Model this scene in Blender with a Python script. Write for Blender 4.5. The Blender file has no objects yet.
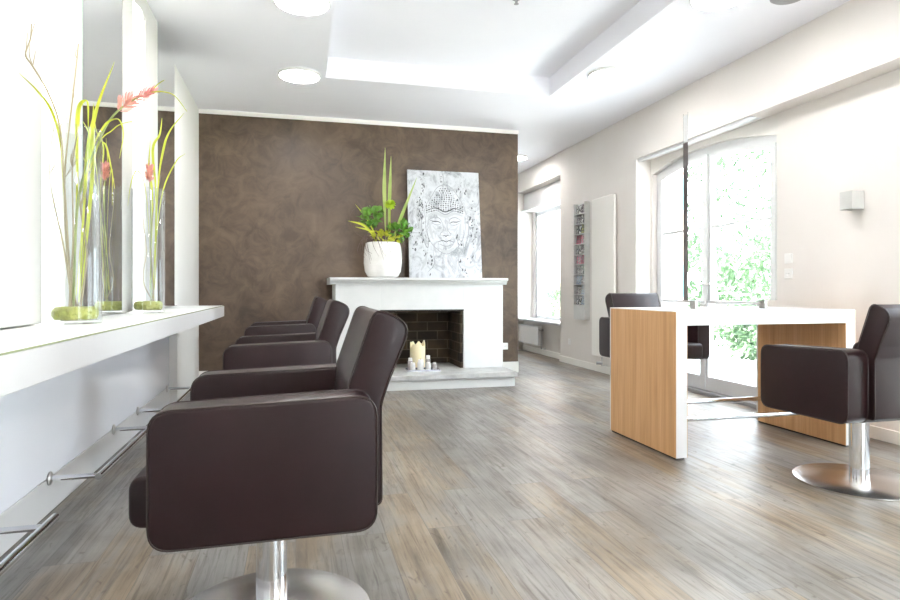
import bpy, bmesh, math, random
from mathutils import Vector, Matrix
random.seed(7)
C = bpy.context.scene.collection
PI = math.pi

# ---------------------------------------------------------------- materials
def mat(name, col=(.8,.8,.8), rough=.5, metal=0, **kw):
    m = bpy.data.materials.new(name); m.use_nodes = True
    b = m.node_tree.nodes['Principled BSDF']
    b.inputs['Base Color'].default_value = (*col, 1)
    b.inputs['Roughness'].default_value = rough
    b.inputs['Metallic'].default_value = metal
    for k, v in kw.items():
        b.inputs[k.replace('_', ' ')].default_value = v
    return m
def nd(m, t, **kw):
    n = m.node_tree.nodes.new(t)
    for k, v in kw.items(): setattr(n, k, v)
    return n
def lk(m, a, b): m.node_tree.links.new(a, b)
def bsdf(m): return m.node_tree.nodes['Principled BSDF']
def coords(m, scale=(1,1,1), rot=(0,0,0)):
    t = nd(m, 'ShaderNodeTexCoord'); mp = nd(m, 'ShaderNodeMapping')
    mp.inputs['Scale'].default_value = scale; mp.inputs['Rotation'].default_value = rot
    lk(m, t.outputs['Object'], mp.inputs['Vector']); return mp.outputs['Vector']
def ramp(m, fac, stops):
    r = nd(m, 'ShaderNodeValToRGB'); e = r.color_ramp.elements
    e[0].position, e[0].color = stops[0][0], (*stops[0][1], 1)
    e[1].position, e[1].color = stops[-1][0], (*stops[-1][1], 1)
    for p, c in stops[1:-1]:
        x = e.new(p); x.color = (*c, 1)
    lk(m, fac, r.inputs['Fac']); return r.outputs['Color']
def noise(m, vec, scale, detail=4, rough=.5, dist=0):
    n = nd(m, 'ShaderNodeTexNoise'); n.inputs['Scale'].default_value = scale
    n.inputs['Detail'].default_value = detail; n.inputs['Roughness'].default_value = rough
    n.inputs['Distortion'].default_value = dist
    lk(m, vec, n.inputs['Vector']); return n.outputs['Fac']
def bump(m, fac, strength, dist=.01):
    b = nd(m, 'ShaderNodeBump'); b.inputs['Strength'].default_value = strength; b.inputs['Distance'].default_value = dist
    lk(m, fac, b.inputs['Height']); lk(m, b.outputs['Normal'], bsdf(m).inputs['Normal'])
def mixc(m, mode, fac, a, b):
    x = nd(m, 'ShaderNodeMix', data_type='RGBA', blend_type=mode)
    for i, v in ((0, fac), (6, a), (7, b)):
        if hasattr(v, 'links') or hasattr(v, 'is_linked'): lk(m, v, x.inputs[i])
        else: x.inputs[i].default_value = v if i == 0 else (*v, 1)
    return x.outputs[2]
def speckle(m, c1, c2, scale=6, b=.05):
    v = coords(m); n = noise(m, v, scale, 5, .6)
    lk(m, ramp(m, n, [(.3, c1), (.7, c2)]), bsdf(m).inputs['Base Color'])
    if b: bump(m, noise(m, v, scale*20, 3), b, .002)
    return m

M = {}
M['wall'] = speckle(mat('wall_plaster', rough=.75), (.765,.725,.685), (.795,.76,.725), 2, .06)
M['wall_white'] = speckle(mat('wall_white_plaster', rough=.7), (.78,.77,.745), (.81,.80,.775), 2, .04)
M['ceiling'] = speckle(mat('ceiling_paint', rough=.8), (.90,.90,.945), (.925,.925,.965), 1.5, .03)
M['cover'] = speckle(mat('warm_white_cover', rough=.6), (.55,.54,.515), (.58,.57,.545), 2, 0)
M['white'] = speckle(mat('white_lacquer', rough=.3), (.70,.69,.685), (.73,.72,.715), 3, 0)
M['frame_white'] = speckle(mat('white_frame_paint', rough=.35), (.66,.66,.67), (.7,.7,.71), 3, 0)
M['rad'] = speckle(mat('cream_radiator_paint', rough=.4), (.88,.86,.81), (.9,.88,.84), 3, 0)
M['gloss'] = speckle(mat('white_gloss_panel', rough=.15), (.88,.89,.95), (.9,.91,.96), 1, 0)
M['stucco'] = speckle(mat('white_masonry_paint', rough=.6), (.64,.65,.64), (.70,.70,.69), 5, .2)
M['slab'] = speckle(mat('grey_stone_slab', rough=.35), (.36,.36,.35), (.58,.58,.57), 7, .1)
M['soot'] = mat('sooty_iron', (.02,.02,.018), .7)
M['chrome'] = mat('chrome', (.82,.83,.85), .08, 1)
M['steel'] = mat('brushed_steel', (.62,.6,.58), .28, 1)
v = coords(M['steel'], (1,1,60)); lk(M['steel'], ramp(M['steel'], noise(M['steel'], v, 5), [(.3,(.5,.48,.46)),(.7,(.72,.7,.68))]), bsdf(M['steel']).inputs['Base Color'])
M['disc'] = mat('brushed_disc_steel', (.74,.70,.67), .25, 1, Anisotropic=.6)
M['plastic'] = mat('white_plastic', (.85,.84,.82), .35)
M['grey_plastic'] = mat('grey_plastic', (.35,.35,.36), .4)
M['silver'] = speckle(mat('silver_paint', rough=.35, metal=.3), (.6,.6,.58), (.68,.68,.66), 8, 0)
M['dark'] = mat('dark_edge', (.07,.06,.06), .35)
M['black'] = mat('black_shadow_gap', (.015,.012,.012), .6)
M['mirror_core'] = mat('dark_brushed_edge', (.12,.105,.10), .6)
M['mirror'] = mat('mirror_silvering', (.96,.975,.97), .0, 1)
M['glass_edge'] = mat('green_glass_edge', (.22,.42,.33), .1); M['olive_edge'] = mat('olive_glass_edge', (.42,.46,.28), .2)
def leather(name, c1, c2):
    m = mat(name, rough=.4); m.node_tree.nodes['Principled BSDF'].inputs['Specular IOR Level'].default_value = .36
    v = coords(m); lk(m, ramp(m, noise(m, v, 9, 5), [(.3,c1),(.7,c2)]), bsdf(m).inputs['Base Color'])
    vo = nd(m, 'ShaderNodeTexVoronoi'); vo.inputs['Scale'].default_value = 420; lk(m, v, vo.inputs['Vector'])
    bump(m, vo.outputs['Distance'], .12, .001); return m
M['leather'] = leather('dark_brown_leather', (.0135,.0045,.0052), (.0205,.007,.008))
M['piping'] = mat('brown_piping', (.03,.018,.015), .35)

# thin glass: mostly see-through with a fresnel reflection
def thin_glass(name, tint=(1,1,1), f=1.45, rough=0):
    m = bpy.data.materials.new(name); m.use_nodes = True; nt = m.node_tree; nt.nodes.clear()
    o = nd(m,'ShaderNodeOutputMaterial'); t = nd(m,'ShaderNodeBsdfTransparent'); g = nd(m,'ShaderNodeBsdfGlossy')
    t.inputs[0].default_value = (*tint,1); g.inputs['Roughness'].default_value = rough
    lw = nd(m,'ShaderNodeLayerWeight'); lw.inputs[0].default_value = .5; pw = nd(m,'ShaderNodeMath', operation='POWER'); pw.inputs[1].default_value = 4
    lk(m, lw.outputs['Facing'], pw.inputs[0]); fr = nd(m,'ShaderNodeMath', operation='MULTIPLY_ADD'); fr.use_clamp = True
    f0 = ((f-1)/(f+1))**2; fr.inputs[1].default_value = .75; fr.inputs[2].default_value = f0; lk(m, pw.outputs[0], fr.inputs[0]); mx = nd(m,'ShaderNodeMixShader')
    lk(m, fr.outputs[0], mx.inputs[0]); lk(m, t.outputs[0], mx.inputs[1]); lk(m, g.outputs[0], mx.inputs[2]); lk(m, mx.outputs[0], o.inputs[0])
    return m
M['pane'] = thin_glass('window_glass', (.98,1,.99), 1.3)
M['vase_glass'] = thin_glass('vase_glass', (.955,.968,.975), 1.55)
M['frost'] = mat('frosted_acrylic', (.85,.87,.86), .3)
def emit(name, col, s):
    m = mat(name, col, .4); b = bsdf(m); b.inputs['Emission Color'].default_value = (*col,1); b.inputs['Emission Strength'].default_value = s; return m
M['glow'] = emit('light_tube_glow', (1,.985,.95), .6)
M['lamp'] = emit('ceiling_lamp_glow', (1,.965,.94), 22)

# brown polished plaster
m = M['brown'] = mat('brown_polished_plaster', rough=.38)
v = coords(m)
n1 = noise(m, v, 1.3, 6, .6, .8); n2 = noise(m, v, 5, 6, .65, 1.2)
c = mixc(m, 'MIX', .5, ramp(m, n1, [(.34,(.06,.037,.025)),(.5,(.11,.071,.044)),(.66,(.18,.12,.075))]), ramp(m, n2, [(.36,(.055,.036,.026)),(.64,(.175,.12,.078))]))
lk(m, c, bsdf(m).inputs['Base Color'])
lk(m, ramp(m, n2, [(.3,(.34,.34,.34)),(.7,(.5,.5,.5))]), bsdf(m).inputs['Roughness'])
bump(m, n2, .25, .01)

# weathered vinyl planks, laid along Y
m = M['floor'] = mat('weathered_plank_floor', rough=.3)
bsdf(m).inputs['Specular IOR Level'].default_value = 1.0
tc = nd(m, 'ShaderNodeTexCoord')
mp = nd(m, 'ShaderNodeMapping'); mp.inputs['Rotation'].default_value = (0,0,PI/2)
lk(m, tc.outputs['Object'], mp.inputs['Vector'])
br = nd(m, 'ShaderNodeTexBrick'); lk(m, mp.outputs['Vector'], br.inputs['Vector'])
br.inputs['Color1'].default_value = (0,0,0,1); br.inputs['Color2'].default_value = (1,1,1,1); br.inputs['Mortar'].default_value = (.4,.4,.4,1)
br.inputs['Scale'].default_value = 1; br.inputs['Brick Width'].default_value = 1.25; br.inputs['Row Height'].default_value = .178
br.inputs['Mortar Size'].default_value = .0009; br.offset = .37
# plank-wise shifted grain coordinates
vm = nd(m, 'ShaderNodeVectorMath', operation='MULTIPLY_ADD'); lk(m, br.outputs['Color'], vm.inputs[0])
vm.inputs[1].default_value = (7,13,5); lk(m, tc.outputs['Object'], vm.inputs[2])
mg = nd(m, 'ShaderNodeMapping'); mg.inputs['Scale'].default_value = (6,.45,1); lk(m, vm.outputs[0], mg.inputs['Vector'])
g1 = noise(m, mg.outputs['Vector'], 1.5, 7, .6, 1.1)
mg2 = nd(m, 'ShaderNodeMapping'); mg2.inputs['Scale'].default_value = (24,1.1,1); lk(m, vm.outputs[0], mg2.inputs['Vector'])
g2 = noise(m, mg2.outputs['Vector'], 2, 8, .68, .9)
mg3 = nd(m, 'ShaderNodeMapping'); mg3.inputs['Scale'].default_value = (2.2,1.0,1); lk(m, vm.outputs[0], mg3.inputs['Vector'])
g3 = noise(m, mg3.outputs['Vector'], 1.8, 5, .6, .6)
base = ramp(m, g1, [(.26,(.12,.092,.066)),(.40,(.24,.19,.135)),(.52,(.36,.295,.215)),(.64,(.27,.245,.215)),(.82,(.46,.40,.32))])
cool = ramp(m, g1, [(.28,(.13,.128,.125)),(.5,(.24,.24,.24)),(.8,(.38,.375,.365))])
sel = ramp(m, br.outputs['Color'], [(.3,(0,0,0)),(.75,(.85,.85,.85))])
c = mixc(m, 'MIX', sel, base, cool)
c = mixc(m, 'MIX', ramp(m, g3, [(.45,(0,0,0)),(.6,(.7,.7,.7))]), c, (.265,.26,.255))
c = mixc(m, 'MULTIPLY', .8, c, ramp(m, g2, [(.34,(.42,.37,.33)),(.5,(1,1,1)),(.66,(1.12,1.1,1.07))]))
tone = ramp(m, br.outputs['Color'], [(0,(.72,.72,.72)),(.5,(1,1,1)),(1,(.85,.85,.85))])
g4 = noise(m, tc.outputs['Object'], 1.7, 4, .6, .5); c = mixc(m, 'MULTIPLY', .8, c, tone); c = mixc(m, 'MULTIPLY', 1.0, c, ramp(m, g4, [(.35,(.74,.72,.69)),(.6,(1.12,1.12,1.12))])); c = mixc(m, 'MULTIPLY', 1.0, c, ramp(m, g3, [(.3,(.8,.74,.66)),(.5,(1,1,1))])); c = mixc(m, 'MULTIPLY', 1.0, c, (.84,.82,.80))
mk = nd(m, 'ShaderNodeMapping'); mk.inputs['Scale'].default_value = (5.5,2.4,1); lk(m, vm.outputs[0], mk.inputs['Vector'])
kn = noise(m, mk.outputs['Vector'], 2.6, 3, .5, 2.5)
c = mixc(m, 'MULTIPLY', .8, c, ramp(m, kn, [(.26,(.35,.27,.2)),(.36,(1,1,1))]))
c = mixc(m, 'MIX', br.outputs['Fac'], c, (.08,.07,.06))
lk(m, c, bsdf(m).inputs['Base Color'])
lk(m, ramp(m, g2, [(.3,(.46,.46,.46)),(.7,(.34,.34,.34))]), bsdf(m).inputs['Roughness'])
bump(m, g2, .15, .003)

# oak veneer (grain along Z)
m = M['oak'] = mat('light_oak_veneer', rough=.42)
v = coords(m, (1,9,.35)); g = noise(m, v, 3, 6, .6, .5)
v2 = coords(m, (1,60,1.2)); g_ = noise(m, v2, 3, 3)
c = ramp(m, g, [(.25,(.52,.28,.12)),(.5,(.65,.38,.18)),(.75,(.74,.47,.245))])
c = mixc(m, 'MULTIPLY', .4, c, ramp(m, g_, [(.35,(.78,.72,.66)),(.6,(1,1,1))]))
lk(m, c, bsdf(m).inputs['Base Color'])

# firebrick
m = M['brick'] = mat('sooty_firebrick', rough=.85)
t = nd(m,'ShaderNodeTexCoord'); sx = nd(m,'ShaderNodeSeparateXYZ'); cb = nd(m,'ShaderNodeCombineXYZ'); ad = nd(m,'ShaderNodeMath', operation='ADD')
lk(m, t.outputs['Object'], sx.inputs[0]); lk(m, sx.outputs[0], ad.inputs[0]); lk(m, sx.outputs[1], ad.inputs[1]); lk(m, ad.outputs[0], cb.inputs[0]); lk(m, sx.outputs[2], cb.inputs[1])
b = nd(m,'ShaderNodeTexBrick'); lk(m, cb.outputs[0], b.inputs['Vector']); b.inputs['Scale'].default_value = 1
b.inputs['Brick Width'].default_value = .24; b.inputs['Row Height'].default_value = .105; b.inputs['Mortar Size'].default_value = .006
b.inputs['Color1'].default_value = (.085,.05,.022,1); b.inputs['Color2'].default_value = (.02,.014,.009,1); b.inputs['Mortar'].default_value = (.13,.10,.07,1)
nz = noise(m, t.outputs['Object'], 6, 4)
lk(m, mixc(m, 'MULTIPLY', .7, b.outputs['Color'], ramp(m, nz, [(.35,(.3,.3,.3)),(.65,(1,1,1))])), bsdf(m).inputs['Base Color'])
bump(m, b.outputs['Fac'], -.5, .01)

def leafmat(name, c1, c2, tr=.25):
    m = mat(name, rough=.45); v = coords(m)
    lk(m, ramp(m, noise(m, v, 8, 3), [(.3,c1),(.7,c2)]), bsdf(m).inputs['Base Color'])
    if tr:
        nt = m.node_tree; out = nt.nodes['Material Output']; tl = nd(m,'ShaderNodeBsdfTranslucent'); tl.inputs[0].default_value = (*c2,1)
        mx = nd(m,'ShaderNodeMixShader'); mx.inputs[0].default_value = tr
        lk(m, bsdf(m).outputs[0], mx.inputs[1]); lk(m, tl.outputs[0], mx.inputs[2]); lk(m, mx.outputs[0], out.inputs[0])
    return m
M['yellow_leaf'] = leafmat('yellow_green_blade', (.5,.55,.03), (.68,.7,.08))
M['green_leaf'] = leafmat('fresh_green_leaf', (.07,.22,.03), (.2,.42,.06))
M['stripe_leaf'] = leafmat('pale_striped_blade', (.3,.42,.08), (.55,.62,.22))
M['lime'] = leafmat('lime_bloom', (.5,.7,.04), (.65,.8,.08))
M['pink'] = leafmat('pink_bract', (.72,.22,.32), (.88,.58,.42))
M['twig'] = leafmat('dry_twig', (.3,.24,.14), (.45,.38,.22), 0)
M['dark_twig'] = leafmat('dark_root', (.09,.05,.045), (.2,.13,.11), 0)
M['stem_green'] = leafmat('green_stem', (.25,.32,.1), (.4,.45,.16), 0)
M['moss'] = leafmat('moss', (.30,.34,.03), (.62,.62,.14), 0); bump(M['moss'], noise(M['moss'], coords(M['moss']), 60, 5), 1, .02)
M['soil'] = leafmat('soil', (.04,.03,.025), (.1,.07,.05), 0)
M['garden_leaf'] = leafmat('garden_foliage', (.02,.05,.02), (.06,.11,.05), .25)
M['garden_wood'] = leafmat('garden_branch', (.2,.16,.12), (.3,.25,.2), 0)
M['ceramic'] = speckle(mat('white_glazed_ceramic', rough=.25), (.74,.73,.7), (.85,.84,.82), 10, .1)
M['wax'] = mat('cream_wax', (.85,.76,.5), .5, 0, Subsurface_Weight=.3, Subsurface_Radius=(.03,.02,.01))
M['wax_white'] = mat('white_wax', (.8,.78,.76), .5)
M['votive'] = mat('grey_votive_ceramic', (.42,.38,.38), .3)
M['votive_glass'] = thin_glass('small_jar_glass', (.8,.78,.8), 1.6)
M['tray'] = mat('silver_tray', (.5,.5,.54), .25, .7)
M['canvas'] = speckle(mat('washed_white_canvas', rough=.7), (.62,.63,.65), (.86,.87,.88), 5, .2)
m = M['canvas']; lk(m, ramp(m, noise(m, coords(m, (1,1,.7)), 6, 9, .75, 1.5), [(.32,(.22,.23,.25)),(.43,(.42,.43,.46)),(.5,(.6,.61,.64)),(.7,(.68,.69,.72))]), bsdf(m).inputs['Base Color'])
M['ink'] = mat('charcoal_paint', (.09,.09,.1), .6); M['ink_mid'] = mat('grey_paint', (.3,.31,.33), .6); M['ink_light'] = mat('pale_grey_paint', (.5,.51,.53), .6)
M['patio'] = speckle(mat('pale_patio_stone', rough=.7), (.78,.77,.75), (.86,.85,.83), 3, .1)
M['lawn'] = speckle(mat('lawn', rough=.9), (.12,.22,.07), (.2,.32,.12), 3, .3)
M['facade'] = speckle(mat('pink_render', rough=.8), (.36,.24,.20), (.40,.27,.23), 2, .1)
M['facade_white'] = speckle(mat('white_render', rough=.8), (.75,.75,.73), (.8,.8,.78), 2, .1)
M['blueglass'] = mat('blue_reflecting_glass', (.15,.3,.45), .1)

# ---------------------------------------------------------------- mesh helpers
def link(name, bm, m, parent=None, smooth=None):
    me = bpy.data.meshes.new(name)
    bmesh.ops.recalc_face_normals(bm, faces=bm.faces[:])
    if smooth is not None:
        for f in bm.faces: f.smooth = True
        for e in bm.edges:
            if len(e.link_faces) == 2 and e.calc_face_angle(0) > smooth: e.smooth = False
    bm.to_mesh(me); bm.free()
    o = bpy.data.objects.new(name, me); C.objects.link(o)
    for x in (m if isinstance(m, (list, tuple)) else [m]): me.materials.append(x)
    if parent: o.parent = parent
    return o
def NB(): return bmesh.new()
def box(bm, x0, x1, y0, y1, z0, z1, bev=0, seg=2, mi=0):
    t = bmesh.new()
    bmesh.ops.create_cube(t, size=1, matrix=Matrix.Translation(((x0+x1)/2,(y0+y1)/2,(z0+z1)/2)) @ Matrix.Diagonal((abs(x1-x0),abs(y1-y0),abs(z1-z0),1)))
    if bev: bmesh.ops.bevel(t, geom=t.edges[:], offset=bev, segments=seg, profile=.5, affect='EDGES')
    return merge(bm, t, mi)
def merge(bm, t, mi=0, M4=None):
    if M4 is not None: bmesh.ops.transform(t, matrix=M4, verts=t.verts[:])
    t.verts.index_update(); vs = [bm.verts.new(v.co) for v in t.verts]
    for f in t.faces:
        try: n = bm.faces.new([vs[v.index] for v in f.verts]); n.material_index = mi
        except ValueError: pass
    t.free(); return bm
def prism(bm, pts, axis, a, b, bev=0, seg=2, mi=0):
    """pts: 2-D polygon; axis 'x': pts=(y,z), 'y': pts=(x,z), 'z': pts=(x,y)"""
    t = bmesh.new()
    def mk(p, h): return {'x':(h,p[0],p[1]),'y':(p[0],h,p[1]),'z':(p[0],p[1],h)}[axis]
    A = [t.verts.new(mk(p, a)) for p in pts]; B = [t.verts.new(mk(p, b)) for p in pts]
    fa = t.faces.new(A); fb = t.faces.new(B[::-1])
    n = len(pts)
    for i in range(n): t.faces.new([A[i], B[i], B[(i+1)%n], A[(i+1)%n]])
    bmesh.ops.recalc_face_normals(t, faces=t.faces[:])
    if bev:
        es = list(set(fa.edges[:] + fb.edges[:]))
        bmesh.ops.bevel(t, geom=es, offset=bev, segments=seg, profile=.5, affect='EDGES')
    return merge(bm, t, mi)
def round_poly(pts, rad, seg=6):
    out = []; n = len(pts)
    if not isinstance(rad, (list, tuple)): rad = [rad]*n
    for i in range(n):
        p0, p, p1 = Vector(pts[i-1]), Vector(pts[i]), Vector(pts[(i+1)%n]); r = rad[i]
        if r <= 0: out.append(tuple(p)); continue
        a = (p0-p).normalized(); b = (p1-p).normalized(); an = a.angle(b); d = min(r/math.tan(an/2), (p0-p).length*.49, (p1-p).length*.49)
        s, e = p+a*d, p+b*d
        for k in range(seg+1):
            t = k/seg; q = s*(1-t)**2 + p*2*t*(1-t) + e*t*t; out.append(tuple(q))
    return out
def lathe(bm, prof, cx=0, cy=0, n=32, mi=0, cap=True):
    rings = []
    for r, z in prof:
        rings.append([bm.verts.new((cx+r*math.cos(2*PI*k/n), cy+r*math.sin(2*PI*k/n), z)) for k in range(n)] if r > 1e-6 else [bm.verts.new((cx,cy,z))])
    for a, b in zip(rings, rings[1:]):
        for k in range(n):
            q = [a[k%len(a)], a[(k+1)%len(a)], b[(k+1)%len(b)], b[k%len(b)]]
            u = []
            for w in q:
                if w not in u: u.append(w)
            if len(u) > 2:
                f = bm.faces.new(u); f.material_index = mi
    if cap:
        for r in (rings[0], rings[-1]):
            if len(r) > 2: f = bm.faces.new(r); f.material_index = mi
    return bm
def smoothpath(pts, n=8):
    P = [Vector(p) for p in pts]
    if len(P) < 3: return P
    Q = [P[0]*2-P[1]] + P + [P[-1]*2-P[-2]]; out = []
    for i in range(1, len(Q)-2):
        a, b, c, d = Q[i-1:i+3]
        for k in range(n):
            t = k/n; out.append(.5*((2*b)+(c-a)*t+(2*a-5*b+4*c-d)*t*t+(3*b-a-3*c+d)*t**3))
    out.append(P[-1]); return out
def tube(bm, pts, r0, r1=None, n=8, smooth=6, mi=0):
    P = smoothpath(pts, smooth) if smooth else [Vector(p) for p in pts]
    r1 = r0 if r1 is None else r1; rings = []
    up = Vector((.3,.2,1)).normalized()
    for i, p in enumerate(P):
        d = (P[min(i+1,len(P)-1)]-P[max(i-1,0)]).normalized()
        s = d.cross(up)
        if s.length < .05: s = d.cross(Vector((1,0,0)))
        s.normalize(); u = s.cross(d).normalized(); r = r0+(r1-r0)*i/max(1,len(P)-1)
        rings.append([bm.verts.new(p+(s*math.cos(2*PI*k/n)+u*math.sin(2*PI*k/n))*r) for k in range(n)])
    for a, b in zip(rings, rings[1:]):
        for k in range(n): f = bm.faces.new([a[k],a[(k+1)%n],b[(k+1)%n],b[k]]); f.material_index = mi
    f = bm.faces.new(rings[0]); f.material_index = mi; f = bm.faces.new(rings[-1][::-1]); f.material_index = mi
    return bm
def blade(bm, pts, w, side=(0,1,0), fold=.25, smooth=6, base=.2):
    """a folded strap leaf with a tapering tip and 1 mm of thickness"""
    P = smoothpath(pts, smooth); sd = Vector(side).normalized(); rows = []; n = len(P)
    for i, p in enumerate(P):
        d = (P[min(i+1,n-1)]-P[max(i-1,0)]).normalized(); s = (sd - d*sd.dot(d)).normalized(); nn = s.cross(d).normalized()
        t = i/(n-1); ww = w*(base+(1-base)*math.sin(min(t*1.5,1)*PI/2)**2)*(1-max(0,t-.45)/.56)**.8 + .0006
        rows.append([bm.verts.new(p-s*ww/2+nn*ww*fold), bm.verts.new(p+nn*-.0008), bm.verts.new(p+s*ww/2+nn*ww*fold), bm.verts.new(p+nn*.0012)])
    for a, b in zip(rows, rows[1:]):
        for k in range(4): bm.faces.new([a[k],a[(k+1)%4],b[(k+1)%4],b[k]])
    bm.faces.new(rows[0]); bm.faces.new(rows[-1][::-1])
    return bm
def leaf(bm, p, d, nrm, L, W):
    d = d.normalized(); s = d.cross(nrm).normalized(); n = s.cross(d)
    v = [bm.verts.new(p), bm.verts.new(p+d*L*.35+s*W*.45+n*L*.05), bm.verts.new(p+d*L*.75+s*W*.38+n*L*.03), bm.verts.new(p+d*L-n*L*.08), bm.verts.new(p+d*L*.75-s*W*.38+n*L*.03), bm.verts.new(p+d*L*.35-s*W*.45+n*L*.05), bm.verts.new(p+d*L*.5-n*L*.03)]
    for a, b in ((0,1),(1,2),(2,3),(3,4),(4,5),(5,0)): bm.faces.new([v[a],v[b],v[6]])
def rv():
    while 1:
        v = Vector((random.uniform(-1,1),random.uniform(-1,1),random.uniform(-1,1)))
        if .1 < v.length < 1: return v.normalized()

def tag(o, label=None, cat=None, group=None, kind=None):
    for k, v in (('label',label),('category',cat),('group',group),('kind',kind)):
        if v: o[k] = v
    return o
def thing(name, label, cat, loc=(0,0,0), rz=0, group=None):
    o = bpy.data.objects.new(name, None); C.objects.link(o); o.empty_display_size = .1
    o.location = loc; o.rotation_euler = (0,0,rz); return tag(o, label, cat, group)
def struct(name, bm, m, parent=None, smooth=None):
    o = link(name, bm, m, parent, smooth)
    if not parent: o['kind'] = 'structure'
    return o
def dup(root, loc, rz, label, group=None):
    def cp(o, par):
        c = o.copy(); C.objects.link(c); c.parent = par
        for ch in [k for k in o.children]: cp(ch, c)
        return c
    r = root.copy(); C.objects.link(r); r.location = loc; r.rotation_euler = (0,0,rz); r['label'] = label
    if group: r['group'] = group
    for ch in list(root.children): cp(ch, r)
    return r
SM = math.radians(35)

# ---------------------------------------------------------------- room shell
CE = 2.94
XW = -1.085
XL, XR, XI = -1.01, 3.6, 3.78      # left wall, right wall, recessed part of the right wall
YB, YF = -2.6, 10.0
b = NB(); box(b, XL-.2, 4.1, YB-.2, YF+.2, -.1, 0); struct('floor', b, M['floor'])
b = NB()
rx0, rx1, ry0, ry1 = .26, 2.46, .6, 5.68
for q in ((XL-.2,rx0,YB-.2,YF+.2),(rx1,4.1,YB-.2,YF+.2),(rx0,rx1,YB-.2,ry0),(rx0,rx1,ry1,YF+.2)): box(b, *q, CE, 3.3)
box(b, rx0-.02, rx1+.02, ry0-.02, ry1+.02, 3.13, 3.31)
struct('ceiling', b, M['ceiling'])
b = NB(); box(b, XL-.2, XW, YB-.2, YF+.2, 0, CE); box(b, XW, XL, YB, 5.775, .87, CE); box(b, XW, XL, 5.775, YF, 0, CE); box(b, XW, XL, YB, 5.775, .70, .765); struct('wall_left', b, M['wall_white'])
b = NB(); box(b, XL, 4.1, YF, YF+.2, 0, CE); struct('wall_far', b, M['wall'])

# right wall, with arched garden doors and the far window niche
def arch_outline(y0, y1, zs, zp, n=14):
    out = []
    for k in range(n+1):
        t = k/n; y = y0+(y1-y0)*t; out.append((y, zs+(zp-zs)*(1-(2*t-1)**2)))
    return out
D1, D2 = (4.30, 5.92), (.95, 2.80)
ZS, ZP, ZT = 2.26, 2.375, 2.43
b = NB()
poly = [(YB, 0), (D2[0], 0)] + arch_outline(*D2, ZS, ZP) + [(D2[1], 0), (D1[0], 0)] + arch_outline(*D1, ZS, ZP) + [(D1[1], 0), (5.96, 0), (5.96, ZT+.01), (YB, ZT+.01)]
prism(b, poly, 'x', XI, 4.08)
box(b, XR, 4.08, YB, 5.96, ZT, CE)                       # overhanging beam over the recess
NY0, NY1 = 7.93, 9.62
box(b, XR, 4.08, 5.96, NY0, 0, CE)
box(b, XR, 4.08, NY1, YF+.1, 0, CE)
box(b, XR, 4.08, NY0, NY1, 2.62, CE)
box(b, XR+.1, 4.08, NY0, NY1, 0, .5)
box(b, XR+.26, 4.08, NY0, NY0+.1, .5, 2.62); box(b, XR+.26, 4.08, NY1-.1, NY1, .5, 2.62)
struct('wall_right', b, M['wall'])
b = NB()
box(b, XR-.015, XR, 5.96, NY0, 0, .085, .003); box(b, XR-.015, XR, NY1, YF, 0, .085, .003)
box(b, XI-.015, XI, D2[1]+.02, D1[0]-.02, 0, .085, .003); box(b, XR+.085, XR+.1, NY0, NY1, 0, .085, .003)
struct('baseboard_right', b, M['rad'])

# brown partition with white cornice and skirting
b = NB(); box(b, XL, 2.62, 7.0, 7.16, 0, CE); struct('wall_back', b, [M['brown']])
b = NB(); box(b, XL, 2.625, 6.985, 7.0, 2.895, CE, .002); struct('trim_1', b, M['rad'])
b = NB(); box(b, XL, .38, 6.985, 7.0, 0, .13, .003); box(b, 2.24, 2.625, 6.985, 7.0, 0, .13, .003); struct('baseboard_back', b, M['rad'])

# wall behind the camera, with an unseen window added for fill light
b = NB()
box(b, XL, 2.0, YB-.2, YB, 0, CE); box(b, 3.5, 4.08, YB-.2, YB, 0, CE); box(b, 2.0, 3.5, YB-.2, YB, 2.5, CE); box(b, 2.0, 3.5, YB-.2, YB, 0, .3)
struct('wall_front', b, M['wall'])
w3 = thing('fill_window', 'added fill-light window in white frame behind the viewer', 'window'); del w3['label'], w3['category']; w3['kind'] = 'structure'
b = NB()
for x in (2.0, 2.72, 3.44): box(b, x, x+.06, YB-.12, YB-.06, .3, 2.5, .004)
box(b, 2.0, 3.5, YB-.12, YB-.06, .3, .36, .004); box(b, 2.0, 3.5, YB-.12, YB-.06, 2.44, 2.5, .004)
link('frame', b, M['frame_white'], w3)
b = NB(); box(b, 2.05, 3.45, YB-.094, YB-.088, .35, 2.45); link('glass', b, M['pane'], w3)

# left lower gloss panel
b = NB(); box(b, XW, XW+.010, YB, 5.77, .158, .70, .002); struct('trim_2', b, M['gloss'])
b = NB(); box(b, XW, XW+.012, YB, 5.77, 0, .156, .002); struct('baseboard_left', b, M['white'])

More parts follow.
